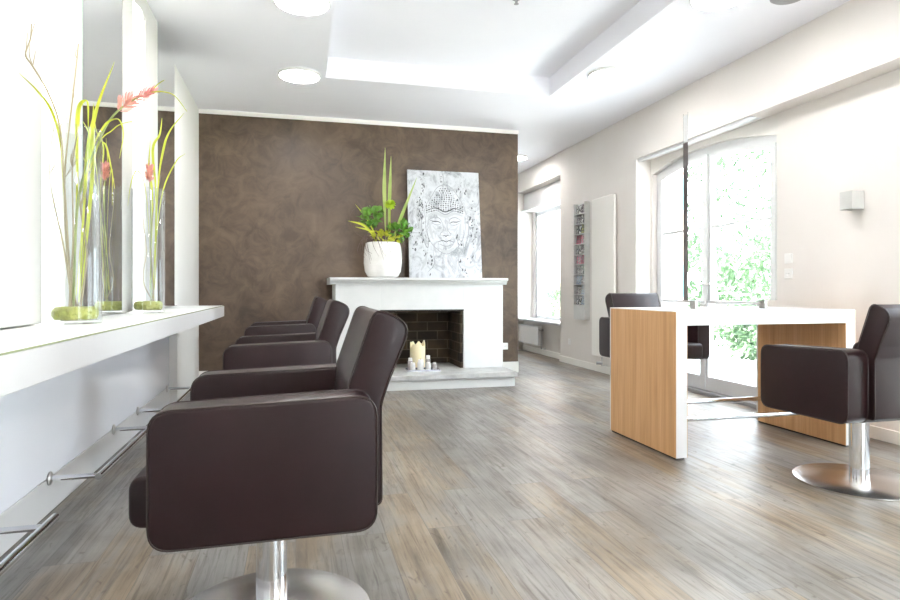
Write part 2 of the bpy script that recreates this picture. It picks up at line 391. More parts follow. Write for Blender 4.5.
# garden doors
def arched_door(name, y0, y1):
    t = bpy.data.objects.new(name, None); C.objects.link(t); t['kind'] = 'structure'
    x0, x1 = XI+.05, XI+.12; zb = .02
    fr = .055
    b = NB()
    outer = arch_outline(y0+.001, y1-.001, ZS-.001, ZP-.001); inner = arch_outline(y0+fr, y1-fr, ZS-fr*.9, ZP-fr)
    poly = [(y0+.001, zb)] + outer + [(y1-.001, zb), (y1-fr, zb)] + inner[::-1] + [(y0+fr, zb)]
    prism(b, poly, 'x', x0, x1)
    link('frame', b, M['frame_white'], t)
    b = NB(); box(b, XI-.02, x1+.05, y0, y1, 0, .035, .004); link('threshold', b, M['grey_plastic'], t)
    ym = (y0+y1)/2
    za = lambda y: ZS+(ZP-ZS)*(1-(2*(y-y0)/(y1-y0)-1)**2)-fr
    for s, (a, c) in enumerate(((y0+fr, ym-.005), (ym+.005, y1-fr))):
        b = NB(); st = .055
        pts = [(a, .04)] + [(a+(c-a)*k/8, za(a+(c-a)*k/8)-.003) for k in range(9)] + [(c, .04)]
        a2, c2 = a+st, c-st
        inn = [(c2, .17)] + [(c2+(a2-c2)*k/8, za(c2+(a2-c2)*k/8)-st) for k in range(9)] + [(a2, .17)]
        # leaf as ring polygon
        ring_ = pts + [pts[0]] if False else None
        prism(b, [(a,.04),(c,.04),(c,.17),(a,.17)], 'x', x0-.012, x1-.02)
        prism(b, [(a,.17),(a2,.17)]+[(a2, za(a2)-st), (a2, za(a2)-.003), (a, za(a)-.003)], 'x', x0-.012, x1-.02)
        prism(b, [(c2,.17),(c,.17),(c, za(c)-.003),(c2, za(c2)-.003)], 'x', x0-.012, x1-.02)
        top = [(a2+(c2-a2)*k/8, za(a2+(c2-a2)*k/8)-.003) for k in range(9)]
        prism(b, top + [(y, z-st) for y, z in top[::-1]], 'x', x0-.012, x1-.02)
        lf = link('door_leaf', b, M['frame_white'], t)
        b = NB()
        for z in (.885, 1.6): box(b, x0-.004, x1-.03, a2, c2, z-.013, z+.013)
        link('glazing_bar', b, M['frame_white'], lf)
        b = NB(); prism(b, [(a2,.17),(c2,.17)]+[(y, z-st) for y, z in top[::-1]], 'x', x0+.018, x0+.022); link('glass', b, M['pane'], lf)
    b = NB(); box(b, x0-.02, x0-.012, ym-.03, ym+.03, .93, 1.13, .004)
    tube(b, [(x0-.02, ym, 1.06), (x0-.055, ym, 1.06)], .008, smooth=0); tube(b, [(x0-.055, ym-.005, 1.06), (x0-.055, ym+.11, 1.06)], .009, smooth=0)
    link('door_handle', b, M['steel'], t, SM)
    b = NB(); box(b, x0-.026, x0-.012, ym-.034, ym+.034, .04, 2.3, .004)
    link('meeting_stile', b, M['frame_white'], t)
    return t
arched_door('door_1', *D1); arched_door('door_2', *D2)
# curtain rail under the beam
for n, (a, c) in ((3, (4.25, 5.95)), (4, (.8, 2.9))):
    b = NB(); box(b, XR+.02, XR+.07, a, c, ZT-.03, ZT, .004); struct('trim_%d' % n, b, M['frame_white'])

# far window in its niche
w = bpy.data.objects.new('window_2', None); C.objects.link(w); w['kind'] = 'structure'
a, c = NY0+.1, NY1-.1; xw = XR+.28
b = NB()
for q in ((a,a+.06,.5,2.3),(c-.06,c,.5,2.3),(a,c,.5,.58),(a,c,2.22,2.3)): box(b, xw, xw+.06, *q, .003)
link('frame', b, M['frame_white'], w)
b = NB(); box(b, xw+.028, xw+.033, a+.05, c-.05, .57, 2.23); link('glass', b, M['pane'], w)
b = NB(); box(b, XR-.03, xw, NY0-.0, NY1, .5, .535, .006); link('sill', b, M['frame_white'], w)
b = NB(); box(b, XR+.1, XR+.255, NY0+.004, NY1-.004, 2.3, 2.60, .01); box(b, XR+.06, XR+.1, NY0+.004, NY1-.004, 2.30, 2.33, .005); link('blind_box', b, M['frame_white'], w)

# ---------------------------------------------------------------- left side: shelf, mirrors, light panels, foot rails
sh = thing('wall_shelf', 'long white wall shelf with a thin glass top running under the mirrors', 'shelf', (0,0,0))
SX = -.62
b = NB(); box(b, XL+.001, SX, -1.5, 5.76, .767, .857, .002); link('shelf_board', b, M['white'], sh)
b = NB(); box(b, XL+.001, SX+.001, -1.5, 5.70, .8575, .8635, .001); g = link('glass_top', b, [M['frost'], M['olive_edge']], sh)
for p in g.data.polygons:
    if p.normal.x > .8: p.material_index = 1
MX = -.97
MI = ((3.2, 3.86, 'tall frameless mirror nearer the viewer, behind the taller vase'), (4.8, 5.43, 'tall frameless mirror next to the end of the white wall shelf'))
for y0, y1, lab in MI:
    t = thing('wall_mirror', lab, 'mirror', (XL, (y0+y1)/2, .87), 0, 'tall mirrors above the wall shelf'); yy = (y1-y0)/2; oz = -.87
    b = NB(); box(b, .0, MX-XL-.006, -yy+.01, yy-.01, 0, CE+oz-.001); link('backing', b, M['white'], t)
    b = NB(); box(b, MX-XL-.006, MX-XL, -yy, yy, 0, CE+oz-.001); g = link('mirror_glass', b, [M['glass_edge'], M['mirror']], t)
    for p in g.data.polygons:
        if p.normal.x > .8: p.material_index = 1
for y0, y1, g0, g1, lab in ((2.27, 3.19, 2.72, 2.97, 'glowing white light panel left of the nearer mirror'), (3.87, 4.79, 4.10, 4.42, 'glowing white light panel between the two tall mirrors')):
    t = thing('wall_light', lab, 'wall light', (XL+.002, y0, .87), 0, 'backlit panels between the mirrors'); d = MX-XL
    b = NB(); box(b, 0, d, 0, g0-y0, 0, CE-.871, .004); box(b, 0, d, g1-y0, y1-y0, 0, CE-.871, .004); box(b, 0, d, g0-y0, g1-y0, CE-1.02, CE-.871)
    link('cover', b, M['cover'], t)
    b = NB(); lathe_r = (g1-g0)/2
    pr_ = [(.001, g0-y0+.001)] + [(.02+ .03*math.sin(PI*k/10), g0-y0+(g1-g0)*k/10 + (.001 if k == 0 else -.001 if k == 10 else 0)) for k in range(11)] + [(.001, g1-y0-.001)]
    prism(b, pr_, 'z', 0, CE-1.022); link('light_tube', b, M['glow'], t, SM)
    b = NB(); lathe(b, [(.009,0),(.009,.004),(0,.005)], n=12); bmesh.ops.transform(b, matrix=Matrix.Translation((d, (g0+g1)/2-y0, CE-.95)) @ Matrix.Rotation(PI/2,4,'Y'), verts=b.verts[:]); link('screw', b, M['steel'], t)

def foot_rail(y0, y1, yb0, yb1, lab):
    t = thing('foot_rail', lab, 'footrest', (XW, y0, 0), 0, 'chrome foot rails under the wall shelf'); z = .155; x = .217
    b = NB(); tube(b, [(x, yb0-y0, z), (x, yb1-y0, z)], .0155, n=14, smooth=0); link('rail', b, M['chrome'], t, SM)
    for y in (y0, y1):
        b = NB(); tube(b, [(.0125, y-y0, z), (x, y-y0, z)], .0115, n=12, smooth=0); link('bracket', b, M['chrome'], t, SM)
        b = NB(); lathe(b, [(.03,0),(.03,.006),(.018,.012),(.0,.012)], n=24); bmesh.ops.transform(b, matrix=Matrix.Translation((.0125, y-y0, z)) @ Matrix.Rotation(PI/2,4,'Y'), verts=b.verts[:]); link('wall_rosette', b, M['steel'], t, SM)
foot_rail(1.47, 2.46, 1.45, 2.56, 'chrome foot rail nearest the viewer under the wall shelf')
foot_rail(3.09, 4.08, 3.07, 4.2, 'second chrome foot rail along the wall under the shelf')
foot_rail(4.66, 5.66, 4.64, 5.75, 'farthest chrome foot rail under the shelf end')

# ---------------------------------------------------------------- salon chair (faces local -X)
def make_chair(loc, rz, label, group, zo=0, R=.30):
    t = thing('salon_chair', label, 'chair', loc, rz, group)
    b = NB(); lathe(b, [(0,0),(R-.004,0),(R,.003),(R,.010),(R-.006,.0135),(.06,.018),(0,.018)], n=72); link('base_disc', b, M['disc'], t, SM)
    b = NB(); lathe(b, [(.046,.017),(.046,.36+zo)], n=40); link('column', b, M['chrome'], t, SM)
    b = NB(); box(b, -.15,.15,-.16,.16,.352+zo,.388+zo,.01); link('seat_plate', b, M['dark'], t)
    b = NB(); prism(b, round_poly([(-.342,.39+zo),(.2,.385+zo),(.2,.51+zo),(-.342,.525+zo)], [.04,.01,.01,.04]), 'y', -.248, .248, .012, 3); link('seat', b, M['leather'], t, SM)
    for s in (-1, 1):
        a, c = (.25, .372) if s > 0 else (-.372, -.25)
        prof = round_poly([(-.27,.375+zo),(.275,.380+zo),(.275,.728+zo),(-.27,.710+zo)], .055, 8)
        b = NB(); prism(b, prof, 'y', a, c, .009, 3); ar = link('armrest', b, M['leather'], t, SM)
        for y in (a+.0035, c-.0035):
            pp = [(x, y, z) for x, z in prof]
            b = NB(); tube(b, pp + [pp[0]], .0022, n=6, smooth=0); link('piping', b, M['piping'], ar, SM)
    prof = round_poly([(.205,.40+zo),(.305,.40+zo),(.303,.68+zo),(.325,.745+zo),(.392,.905+zo),(.285,.952+zo),(.212,.74+zo),(.2,.6+zo)], [.02,.02,.1,.05,.06,.035,.1,.05], 6)
    b = NB(); prism(b, prof, 'y', -.249, .249, .010, 3); bk = link('backrest', b, M['leather'], t, SM)
    for y in (-.246, .246):
        b = NB(); tube(b, [(x, y, z) for x, z in prof] + [(prof[0][0], y, prof[0][1])], .0022, n=6, smooth=0); link('piping', b, M['piping'], bk, SM)
    return t
G = 'brown leather salon chairs'
ch = make_chair((-.072, 1.945, 0), 0, 'dark brown leather salon chair closest to the viewer, facing the wall shelf', G)
dup(ch, (-.09, 3.66, 0), 0, 'middle of the three brown salon chairs lined up along the wall shelf')
dup(ch, (-.12, 5.36, 0), 0, 'farthest brown salon chair of the row at the wall shelf')
c2 = make_chair((2.845, 2.56, 0), -PI/2, 'brown leather salon chair at right, in front of the oak-sided desk', G, -.008, .305)
make_chair((3.04, 4.76, 0), PI/2+.04, 'brown leather salon chair on the window side of the oak-sided desk', G, .03, .29)

# ---------------------------------------------------------------- desk with double sided mirror
d = thing('styling_desk', 'white styling desk with oak-faced side panels in the middle right of the room', 'desk', (2.81, 3.53, 0))
hx, hy = .65, .39
b = NB(); box(b, -hx, hx, -hy, hy, .79, .876, .002); link('desktop', b, M['white'], d)
for s in (-1, 1):
    x0, x1 = sorted((s*hx, s*(hx-.072)))
    b = NB(); box(b, x0, x1, -hy, hy, .012, .79, .001); sp = link('side_panel', b, M['white'], d)
    for xa in ((x0-.003, x0), (x1, x1+.003)):
        b = NB(); top = .87 if (xa[0] < -hx or xa[1] > hx) else .789
        box(b, xa[0], xa[1], -hy+.001, hy-.02, .013, top); link('oak_veneer', b, M['oak'], sp)
    b = NB(); box(b, x0+.008, x1-.008, -hy+.015, hy-.015, 0, .012); link('plinth', b, M['black'], sp)
for y in (-.25, .25):
    b = NB(); tube(b, [(-hx+.07, y, .205), (hx-.07, y, .205)], .0155, n=16, smooth=0); link('foot_bar', b, M['chrome'], d, SM)
m_ = thing('desk_mirror', 'tall double-sided mirror with dark edges standing on the styling desk', 'mirror', (2.82, 3.5, .876))
mx0, mx1 = -.345, .355
b = NB(); box(b, mx0, mx1, -.022, .022, .055, 1.09, .001); link('core', b, M['mirror_core'], m_)
b = NB()
box(b, mx0, mx1, -.022, .022, 1.092, 1.27, .003); link('light_head', b, M['frost'], m_)
for s in (-1, 1):
    b = NB(); y0, y1 = sorted((s*.0225, s*.0255)); box(b, mx0+.002, mx1, y0, y1, .055, 1.285); g = link('mirror_glass', b, [M['mirror_core'], M['mirror']], m_)
    for p in g.data.polygons:
        if abs(p.normal.y) > .8: p.material_index = 1
for x in (-.28, .26):
    b = NB(); box(b, x-.012, x+.012, -.029, .029, 0, .056, .003); link('foot', b, M['steel'], m_)
b = NB(); tube(b, [(-.28,-.0,.03),(.26,-.0,.03)], .003, n=8, smooth=0); link('foot_rod', b, M['steel'], m_)

# ---------------------------------------------------------------- fireplace
FY = 6.4
f = thing('fireplace', 'white masonry fireplace with a moulded mantel and grey stone hearth', 'fireplace', (1.3, FY, 0))
b = NB()
y1 = .599
box(b, -.905, -.44, 0, y1, .15, 1.06, .004); box(b, .47, .92, 0, y1, .15, 1.06, .004); box(b, -.44, .47, 0, y1, .79, 1.06, .001)
link('chimney_breast', b, M['stucco'], f)
b = NB(); prism(b, [(-.02,1.06),(-.02,1.068),(-.045,1.09),(-.045,1.098),(-.075,1.105),(-.075,1.13),(y1,1.13),(y1,1.06)], 'x', -.965, .955); link('mantel', b, M['stucco'], f)
b = NB(); box(b, -.93, .91, -.41, y1, 0, .10, .004); link('hearth_base', b, M['stucco'], f)
b = NB(); box(b, -.95, .93, -.44, y1, .10, .15, .006); link('hearth_slab', b, M['slab'], f)
b = NB(); box(b, -.44, -.41, .03, .57, .15, .79); box(b, .44, .47, .03, .57, .15, .79); box(b, -.41, .44, .54, .57, .15, .79); box(b, -.41, .44, .03, .54, .765, .79); link('firebox', b, M['brick'], f)
b = NB(); box(b, -.44, .47, -.004, .006, .775, .79); link('lintel_strip', b, M['soot'], f)

def tx(o, loc, rz=0): o.location = loc; o.rotation_euler = (0,0,rz); return o
# candle tray
b = NB(); box(b, -.17,.17,-.09,.09,0,.006,.002)
for q in ((-.17,.17,-.095,-.088),(-.17,.17,.088,.095),(-.175,-.168,-.095,.095),(.168,.175,-.095,.095)): box(b, *q, 0, .018, .001)
tag(tx(link('candle_tray', b, M['tray']), (1.30, 6.33, .15), -.06), 'narrow silver tray with candles on the hearth in the firebox opening', 'tray')
# big candle
b = NB(); n = 40; prof = [(0,0),(.082,0),(.084,.02),(.083,.24)]
lathe(b, prof, n=n, cap=False)
for k in range(n):
    a = 2*PI*k/n; h = .265+.028*math.sin(a*3+.5)+.016*math.sin(a*7)
    pass
top_o = [v for v in b.verts if v.co.z > .23]
for v_ in top_o:
    a = math.atan2(v_.co.y, v_.co.x); v_.co.z = .262+.026*math.sin(a*3+.5)+.014*math.sin(a*7); 
ed = [e for e in b.edges if e.is_boundary]
r = bmesh.ops.extrude_edge_only(b, edges=ed); vs = [g_ for g_ in r['geom'] if isinstance(g_, bmesh.types.BMVert)]
for v_ in vs: v_.co.x *= .88; v_.co.y *= .88
ed = [e for e in b.edges if e.is_boundary]
r = bmesh.ops.extrude_edge_only(b, edges=ed); vs = [g_ for g_ in r['geom'] if isinstance(g_, bmesh.types.BMVert)]
for v_ in vs: v_.co.x *= .9; v_.co.y *= .9; v_.co.z = .2
b.faces.new(vs) if False else bmesh.ops.holes_fill(b, edges=[e for e in b.edges if e.is_boundary], sides=0)
bc = thing('pillar_candle', 'large cream pillar candle with a ragged melted rim in the fireplace', 'candle', (1.285, 6.53, .151))
link('wax_body', b, M['wax'], bc, SM); b = NB(); tube(b, [(0,0,.2),(.003,0,.235)], .002, n=6, smooth=0); link('wick', b, M['soot'], bc)
bb = NB(); lathe(bb, [(0,0),(.09,0),(.09,.012),(.085,.016),(0,.016)], n=32)
CAN = [(1.19,6.31,.028,.085,'white','small white candle at the left front of the silver tray'),
       (1.275,6.32,.034,.115,'white','tallest white candle in the front row on the silver tray'),
       (1.355,6.31,.028,.085,'white','short white candle right of centre on the silver tray'),
       (1.425,6.32,.022,.08,'grey','narrow grey candle at the right end of the silver tray'),
       (1.175,6.375,.026,.13,'grey','grey candle at the back left corner of the silver tray'),
       (1.37,6.385,.026,.15,'grey','tall grey candle at the back right of the silver tray')]
for x, y, r, h, k, lab in CAN:
    t = thing('small_candle', lab, 'candle', (x, y, .1565), 0, 'small candles on the silver tray')
    b = NB(); lathe(b, [(0,0),(r*.92,0),(r,.004),(r,h*.72),(r*.9,h*.72),(r*.88,h*.5),(0,h*.5)], n=20); link('holder', b, M['votive'] if k == 'grey' else M['ceramic'], t, SM)
    b = NB(); lathe(b, [(0,h*.5+.001),(r*.82,h*.5+.001),(r*.82,h*.93),(r*.6,h*.96),(0,h*.95)], n=20); c_ = link('wax_body', b, M['wax_white'], t, SM)
    b = NB(); tube(b, [(0,0,h*.94),(.001,0,h*1.04)], .0012, n=5, smooth=0); link('wick', b, M['soot'], c_)

# ---------------------------------------------------------------- leaning canvas
W_, H_ = .86, 1.27
pa = thing('canvas_painting', 'white and grey canvas of a serene carved face leaning on the wall above the mantel', 'painting', (1.675, 6.80, 1.133))
pa.rotation_euler = (-math.radians(7), 0, 0)
b = NB(); box(b, -W_/2, W_/2, 0, .025, 0, H_, .003); link('canvas', b, M['canvas'], pa)
def stroke(bm, pts, w, y=-.0008, sm=5):
    P = smoothpath([(x, y, z) for x, z in pts], sm) if len(pts) > 2 else [Vector((x,y,z)) for x, z in pts]
    rows = []; n = len(P)
    for i, p in enumerate(P):
        dd = (P[min(i+1,n-1)]-P[max(i-1,0)]).normalized(); s = Vector((-dd.z,0,dd.x)); t = i/(n-1); ww = w*(.35+.65*math.sin(PI*min(max(t,.05),.95)))
        rows.append([bm.verts.new(p+s*ww/2), bm.verts.new(p-s*ww/2), bm.verts.new(p-s*ww/2+Vector((0,.0012,0))), bm.verts.new(p+s*ww/2+Vector((0,.0012,0)))])
    for a, c in zip(rows, rows[1:]):
        for k in range(4): bm.faces.new([a[k],a[(k+1)%4],c[(k+1)%4],c[k]])
    bm.faces.new(rows[0][::-1]); bm.faces.new(rows[-1])
def U(px, py): return ((px-208)/344*W_, (568-py)/528*H_)      # sketch units -> canvas metres
dk, md, lt = NB(), NB(), NB()
def st(bm, pts, w, mirror=False):
    stroke(bm, [U(*p) for p in pts], w)
    if mirror: stroke(bm, [U(416-p[0]+4, p[1]) for p in pts], w)
# curls of the hair as rows of dots
for r_ in range(11):
    yy = 128+r_*10.5; half = min(88, 20+ (r_*r_*1.0) + r_*3); k = -half
    while k <= half:
        sag = (abs(k)/88)**2*16
        for bm_ in (dk if (r_+int(k))%2 else md,):
            x_, z_ = U(211+k, yy+sag); rr = .0095
            vs = [bm_.verts.new((x_+rr*math.cos(a*PI/3), -.001, z_+rr*math.sin(a*PI/3))) for a in range(6)]; bm_.faces.new(vs)
        k += 11.5
st(md, [(118,300),(112,250),(125,205),(150,165),(175,125),(211,108),(247,125),(275,165),(298,205),(310,250),(304,300)], .007)
st(md, [(118,262),(116,320),(132,380),(165,425),(211,450),(257,425),(290,380),(306,320),(303,262)], .008)
for pts, w_ in (([(128,262),(165,250),(211,266),(257,250),(294,262)],.035),([(135,300),(140,340),(150,380)],.03),([(284,300),(278,345),(268,385)],.035),([(150,312),(165,330),(190,332)],.022),([(232,332),(258,328),(270,312)],.022),([(175,420),(211,440),(247,420)],.03),([(85,200),(80,270),(95,340)],.04),([(345,240),(350,320),(340,400)],.045),([(215,300),(216,330),(220,352)],.018),([(120,440),(110,490),(90,530)],.03),([(280,500),(320,515),(350,500)],.03)): st(lt, pts, w_)
st(dk, [(125,238),(165,225),(211,243),(257,225),(297,238)], .016); st(md, [(130,248),(170,238),(211,256),(252,238),(292,248)], .012)
st(md, [(196,300),(185,278),(160,270),(132,284)], .009, True)
st(dk, [(190,300),(175,292),(155,292),(138,286)], .011, True); st(md, [(186,306),(165,308),(142,297)], .007, True)
st(md, [(198,296),(200,330),(190,345),(184,356),(195,362)], .007, True); st(dk, [(195,362),(205,358),(211,364),(219,358),(228,362)], .010)
st(dk, [(172,392),(195,384),(211,390),(228,384),(248,392)], .010); st(md, [(180,402),(211,412),(243,402)], .012); st(lt, [(190,428),(211,434),(232,428)], .010)
st(md, [(108,240),(98,290),(100,350),(112,400),(124,420),(128,380),(122,330)], .010); st(md, [(312,240),(322,290),(320,350),(306,400),(296,420),(292,380),(298,330)], .010)
st(lt, [(150,330),(160,350),(162,372)], .014, True)
st(md, [(150,440),(152,500),(120,540)], .008); st(md, [(272,440),(270,500),(300,540)], .008); st(lt, [(180,455),(211,470),(245,455)], .01)
for (cx, cy, n_, sp) in ((92,240,26,16),(340,300,26,16),(95,330,14,22),(345,370,14,22),(110,110,10,14),(290,150,10,26),(195,95,4,8),(290,520,8,24),(130,450,8,20),(270,390,10,14),(60,400,8,18)):
    for _ in range(int(n_*1.8)):
        x_ = cx+random.gauss(0, sp*.55); y_ = cy+random.gauss(0, sp*2.4); x_ = min(max(x_,46),368); y_ = min(max(y_,52),555)
        dx, dy = random.uniform(-5,5), random.uniform(3,15)
        st(random.choice((dk,dk,md,lt)), [(x_,y_),(x_+dx*.6,y_+dy*.5),(x_+dx,y_+dy)], random.uniform(.006,.022))
for _ in range(90):
    x_, y_ = random.uniform(48,366), random.uniform(52,550)
    st(lt, [(x_,y_),(x_+random.uniform(-20,20),y_+random.uniform(5,30)),(x_+random.uniform(-20,20),y_+random.uniform(20,50))], random.uniform(.003,.007)) if y_ < 505 else None
for bm_, mm, nm in ((dk,M['ink'],'dark_brushwork'),(md,M['ink_mid'],'grey_brushwork'),(lt,M['ink_light'],'pale_brushwork')): link(nm, bm_, mm, pa)

# ---------------------------------------------------------------- planter on the mantel
px_, py_ = .915, 6.6
b = NB(); lathe(b, [(0,0),(.13,0),(.165,.015),(.195,.07),(.207,.16),(.206,.26),(.198,.33),(.185,.375),(.168,.385),(.16,.375),(.165,.33),(.16,.30),(0,.30)], n=48)
pot = tag(tx(link('plant_pot', b, M['ceramic'], smooth=SM), (px_, py_, 1.131)), 'rounded white ceramic pot holding the green plants on the mantel', 'pot')
pl = thing('potted_plant', 'green arrangement with two tall striped blades in the white pot on the mantel', 'plant', (px_, py_, 1.435))
def L(x, z, y=0): return (x-px_, y, z-1.435)
for nm, pts, w_ in ((0,[L(.95,1.50),L(.925,2.05,-.02),L(.935,2.54,-.03)],.055),(0,[L(.97,1.50),L(.99,2.03,.03),L(1.01,2.47,.04)],.05),(0,[L(1.0,1.5,-.03),L(1.10,1.80,-.10),L(1.25,2.2,-.2)],.05),
                    (1,[L(.86,1.5),L(.72,1.68,-.05),L(.53,1.73,-.10)],.035),(1,[L(.88,1.5),L(.75,1.75),L(.62,1.93,.05)],.025),(1,[L(.9,1.5,-.05),L(.78,1.62,-.12),L(.60,1.66,-.18)],.03),(1,[L(.92,1.5,-.05),L(.84,1.62,-.15),L(.72,1.60,-.24)],.03)):
    b = NB(); blade(b, pts, w_, (1,.3,0), .15); link('blade_leaf', b, M['stripe_leaf'] if nm == 0 else M['yellow_leaf'], pl)
def leaf_clump(cen, rad, n, L0, mname):
    b = NB()
    for _ in range(n):
        o = rv(); p = Vector(cen)+Vector((o.x*rad[0], o.y*rad[1], o.z*rad[2]))*random.uniform(.3,1)
        leaf(b, p, (o+Vector((0,0,.2))+rv()*.5), rv()+Vector((0,-.5,.9)), L0*random.uniform(.7,1.2), L0*random.uniform(.6,.9))
    return b
link('foliage', leaf_clump(L(.80,1.80), (.10,.10,.10), 75, .08, 0), M['green_leaf'], pl)
link('foliage', leaf_clump(L(1.10,1.64,-.05), (.11,.10,.08), 85, .075, 0), M['green_leaf'], pl)
link('foliage', leaf_clump(L(.93,1.57,-.05), (.17,.13,.05), 60, .06, 0), M['yellow_leaf'], pl)
b = NB()
for _ in range(26): 
    a = random.uniform(0, 2*PI); leaf(b, Vector(L(.985,1.92,-.06)), Vector((math.cos(a), -.2, math.sin(a)*.45)), Vector((0,-.6,.8)), .062, .04)
tube(b, [L(.985,1.5,-.04), L(.985,1.92,-.06)], .004, n=6, smooth=0); link('bloom', b, M['lime'], pl)
b = NB()
for _ in range(34):
    a = random.uniform(0, 2*PI); p0 = Vector(L(.915+.12*math.cos(a), 1.50, .1*math.sin(a))); r_ = random.uniform(.24,.34)
    tube(b, [p0, Vector(L(.915+.20*math.cos(a), 1.55+random.uniform(0,.04), .19*math.sin(a))), Vector(L(.915+r_*.85*math.cos(a+.2), 1.50-random.uniform(.0,.08), r_*.8*math.sin(a+.2))), Vector(L(.915+.225*math.cos(a+.4), 1.42-random.uniform(.02,.16), .22*math.sin(a+.4)))], .003, .0012, n=5, smooth=5)
for pts in ([L(.82,1.5),L(.7,1.75,-.05),L(.68,1.88,-.05),L(.58,2.0,-.08)],[L(.8,1.5,-.05),L(.6,1.62,-.1),L(.55,1.78,-.1),L(.62,1.88,-.1)]): tube(b, pts, .003, .001, n=5)
link('roots', b, M['dark_twig'], pl)
b = NB(); lathe(b, [(0,0),(.158,0),(.15,.04),(.1,.075),(0,.085)], n=24); link('soil', b, M['soil'], pl, SM)

# ---------------------------------------------------------------- glass cylinder vases on the shelf
ZV = .864
def vase(loc, r, h, lab):
    b = NB(); lathe(b, [(0,0),(r-.003,0),(r,.003),(r,h-.003),(r-.002,h),(r-.006,h),(r-.007,h-.003),(r-.007,.022),(r-.012,.014),(0,.014)], n=56)
    return tag(tx(link('glass_vase', b, M['vase_glass'], smooth=SM), loc), lab, 'vase', 'tall glass vases on the wall shelf')
def moss(loc, r, lab):
    b = NB(); bmesh.ops.create_icosphere(b, subdivisions=4, radius=1)
    for v_ in b.verts:
        k = 1+random.uniform(-.05,.05); z = v_.co.z + random.uniform(-.12,.12); rr = math.hypot(v_.co.x, v_.co.y); q = (rr**.6)/(rr+1e-6) if rr > .01 else 1
        v_.co = Vector((v_.co.x*q*r*.97*min(k,1), v_.co.y*q*r*.97*min(k,1), .026*k*max(-.95,min(1,z*1.5))+.027))
    o = tag(tx(link('moss_cushion', b, M['moss'], smooth=2), loc), lab, 'moss', None, 'stuff'); return o
V1, V2 = (-.870, 2.78, ZV), (-.865, 4.02, ZV)
MS = .018
vase(V1, .095, .79, 'tall clear glass cylinder vase nearer the viewer on the wall shelf')
vase(V2, .092, .745, 'clear glass cylinder vase farther along the wall shelf, between the mirrors')
moss((V1[0],V1[1],ZV+.015), .086, 'yellow-green moss on the bottom of the nearer glass vase')
moss((V2[0],V2[1],ZV+.015), .083, 'yellow-green moss on the bottom of the farther glass vase')
def arr(loc, label):
    return thing('flower_arrangement', label, 'flowers', loc, 0, 'arrangements in the glass vases')
a1 = arr((V1[0],V1[1],ZV+.08), 'arrangement with yellow blades, twigs and one arching pink bloom in the nearer vase')
def A(x, y, z): k = max(0, min(1, (z-1.35)/.3)); return (x-.012*(1-k)-V1[0], y-.08*(1-k)-.01*k-V1[1], z-ZV-.08)
BL = [([(-.85,2.87,.95),(-.83,2.86,1.38),(-.84,2.86,1.6),(-.81,2.86,1.78),(-.745,2.86,1.965)],.028),
      ([(-.87,2.87,.95),(-.86,2.86,1.4),(-.88,2.84,1.63),(-.875,2.84,1.76),(-.84,2.84,1.785),(-.835,2.83,1.66)],.026),
      ([(-.85,2.89,.95),(-.82,2.9,1.38),(-.835,2.88,1.67),(-.83,2.88,1.79)],.026),
      ([(-.88,2.86,.98),(-.91,2.87,1.40),(-.93,2.82,1.6),(-.935,2.72,1.71),(-.935,2.58,1.745),(-.935,2.44,1.755)],.014),
      ([(-.85,2.84,.98),(-.82,2.83,1.5),(-.78,2.83,1.68),(-.725,2.84,1.72),(-.705,2.84,1.66),(-.71,2.84,1.55)],.014),
      ([(-.85,2.87,.98),(-.81,2.86,1.55),(-.78,2.86,1.62),(-.75,2.86,1.54),(-.72,2.86,1.42)],.014),
      ([(-.85,2.88,1.0),(-.81,2.86,1.55),(-.75,2.86,1.68),(-.69,2.86,1.715),(-.64,2.86,1.715)],.007)]
for pts, w_ in BL:
    b = NB(); blade(b, [A(*p) for p in pts], w_, (.5,.85,0), .2); link('blade_leaf', b, M['yellow_leaf'], a1)
fs = [(-.87,2.87,.93),(-.85,2.86,1.38),(-.80,2.86,1.63),(-.75,2.85,1.73),(-.68,2.85,1.80),(-.59,2.85,1.85)]
b = NB(); tube(b, [A(*p) for p in fs], .006, .003, n=8); fl = link('flower_stem', b, M['stem_green'], a1, SM)
P_ = smoothpath([A(*p) for p in fs], 12); b = NB()
for i in range(40, len(P_)):
    t = (i-40)/(len(P_)-40); d_ = (P_[min(i+1,len(P_)-1)]-P_[i-1]).normalized()
    for k in range(4 if t < .8 else 3):
        o = rv(); o = (o-d_*o.dot(d_)).normalized(); leaf(b, P_[i], d_*.8+o*(1.0-.3*t)+Vector((0,0,.1)), o, (.058-.026*t)*random.uniform(.5,1.25), .011)
link('pink_bracts', b, M['pink'], fl)
b = NB()
for tip in ([(-.60,2.85,1.845),(-.55,2.83,1.845),(-.5,2.81,1.825),(-.45,2.8,1.76)],[(-.60,2.85,1.85),(-.57,2.84,1.88),(-.545,2.83,1.895)]): tube(b, [A(*p) for p in tip], .003, .0012, n=6)
link('tendril', b, M['yellow_leaf'], fl)
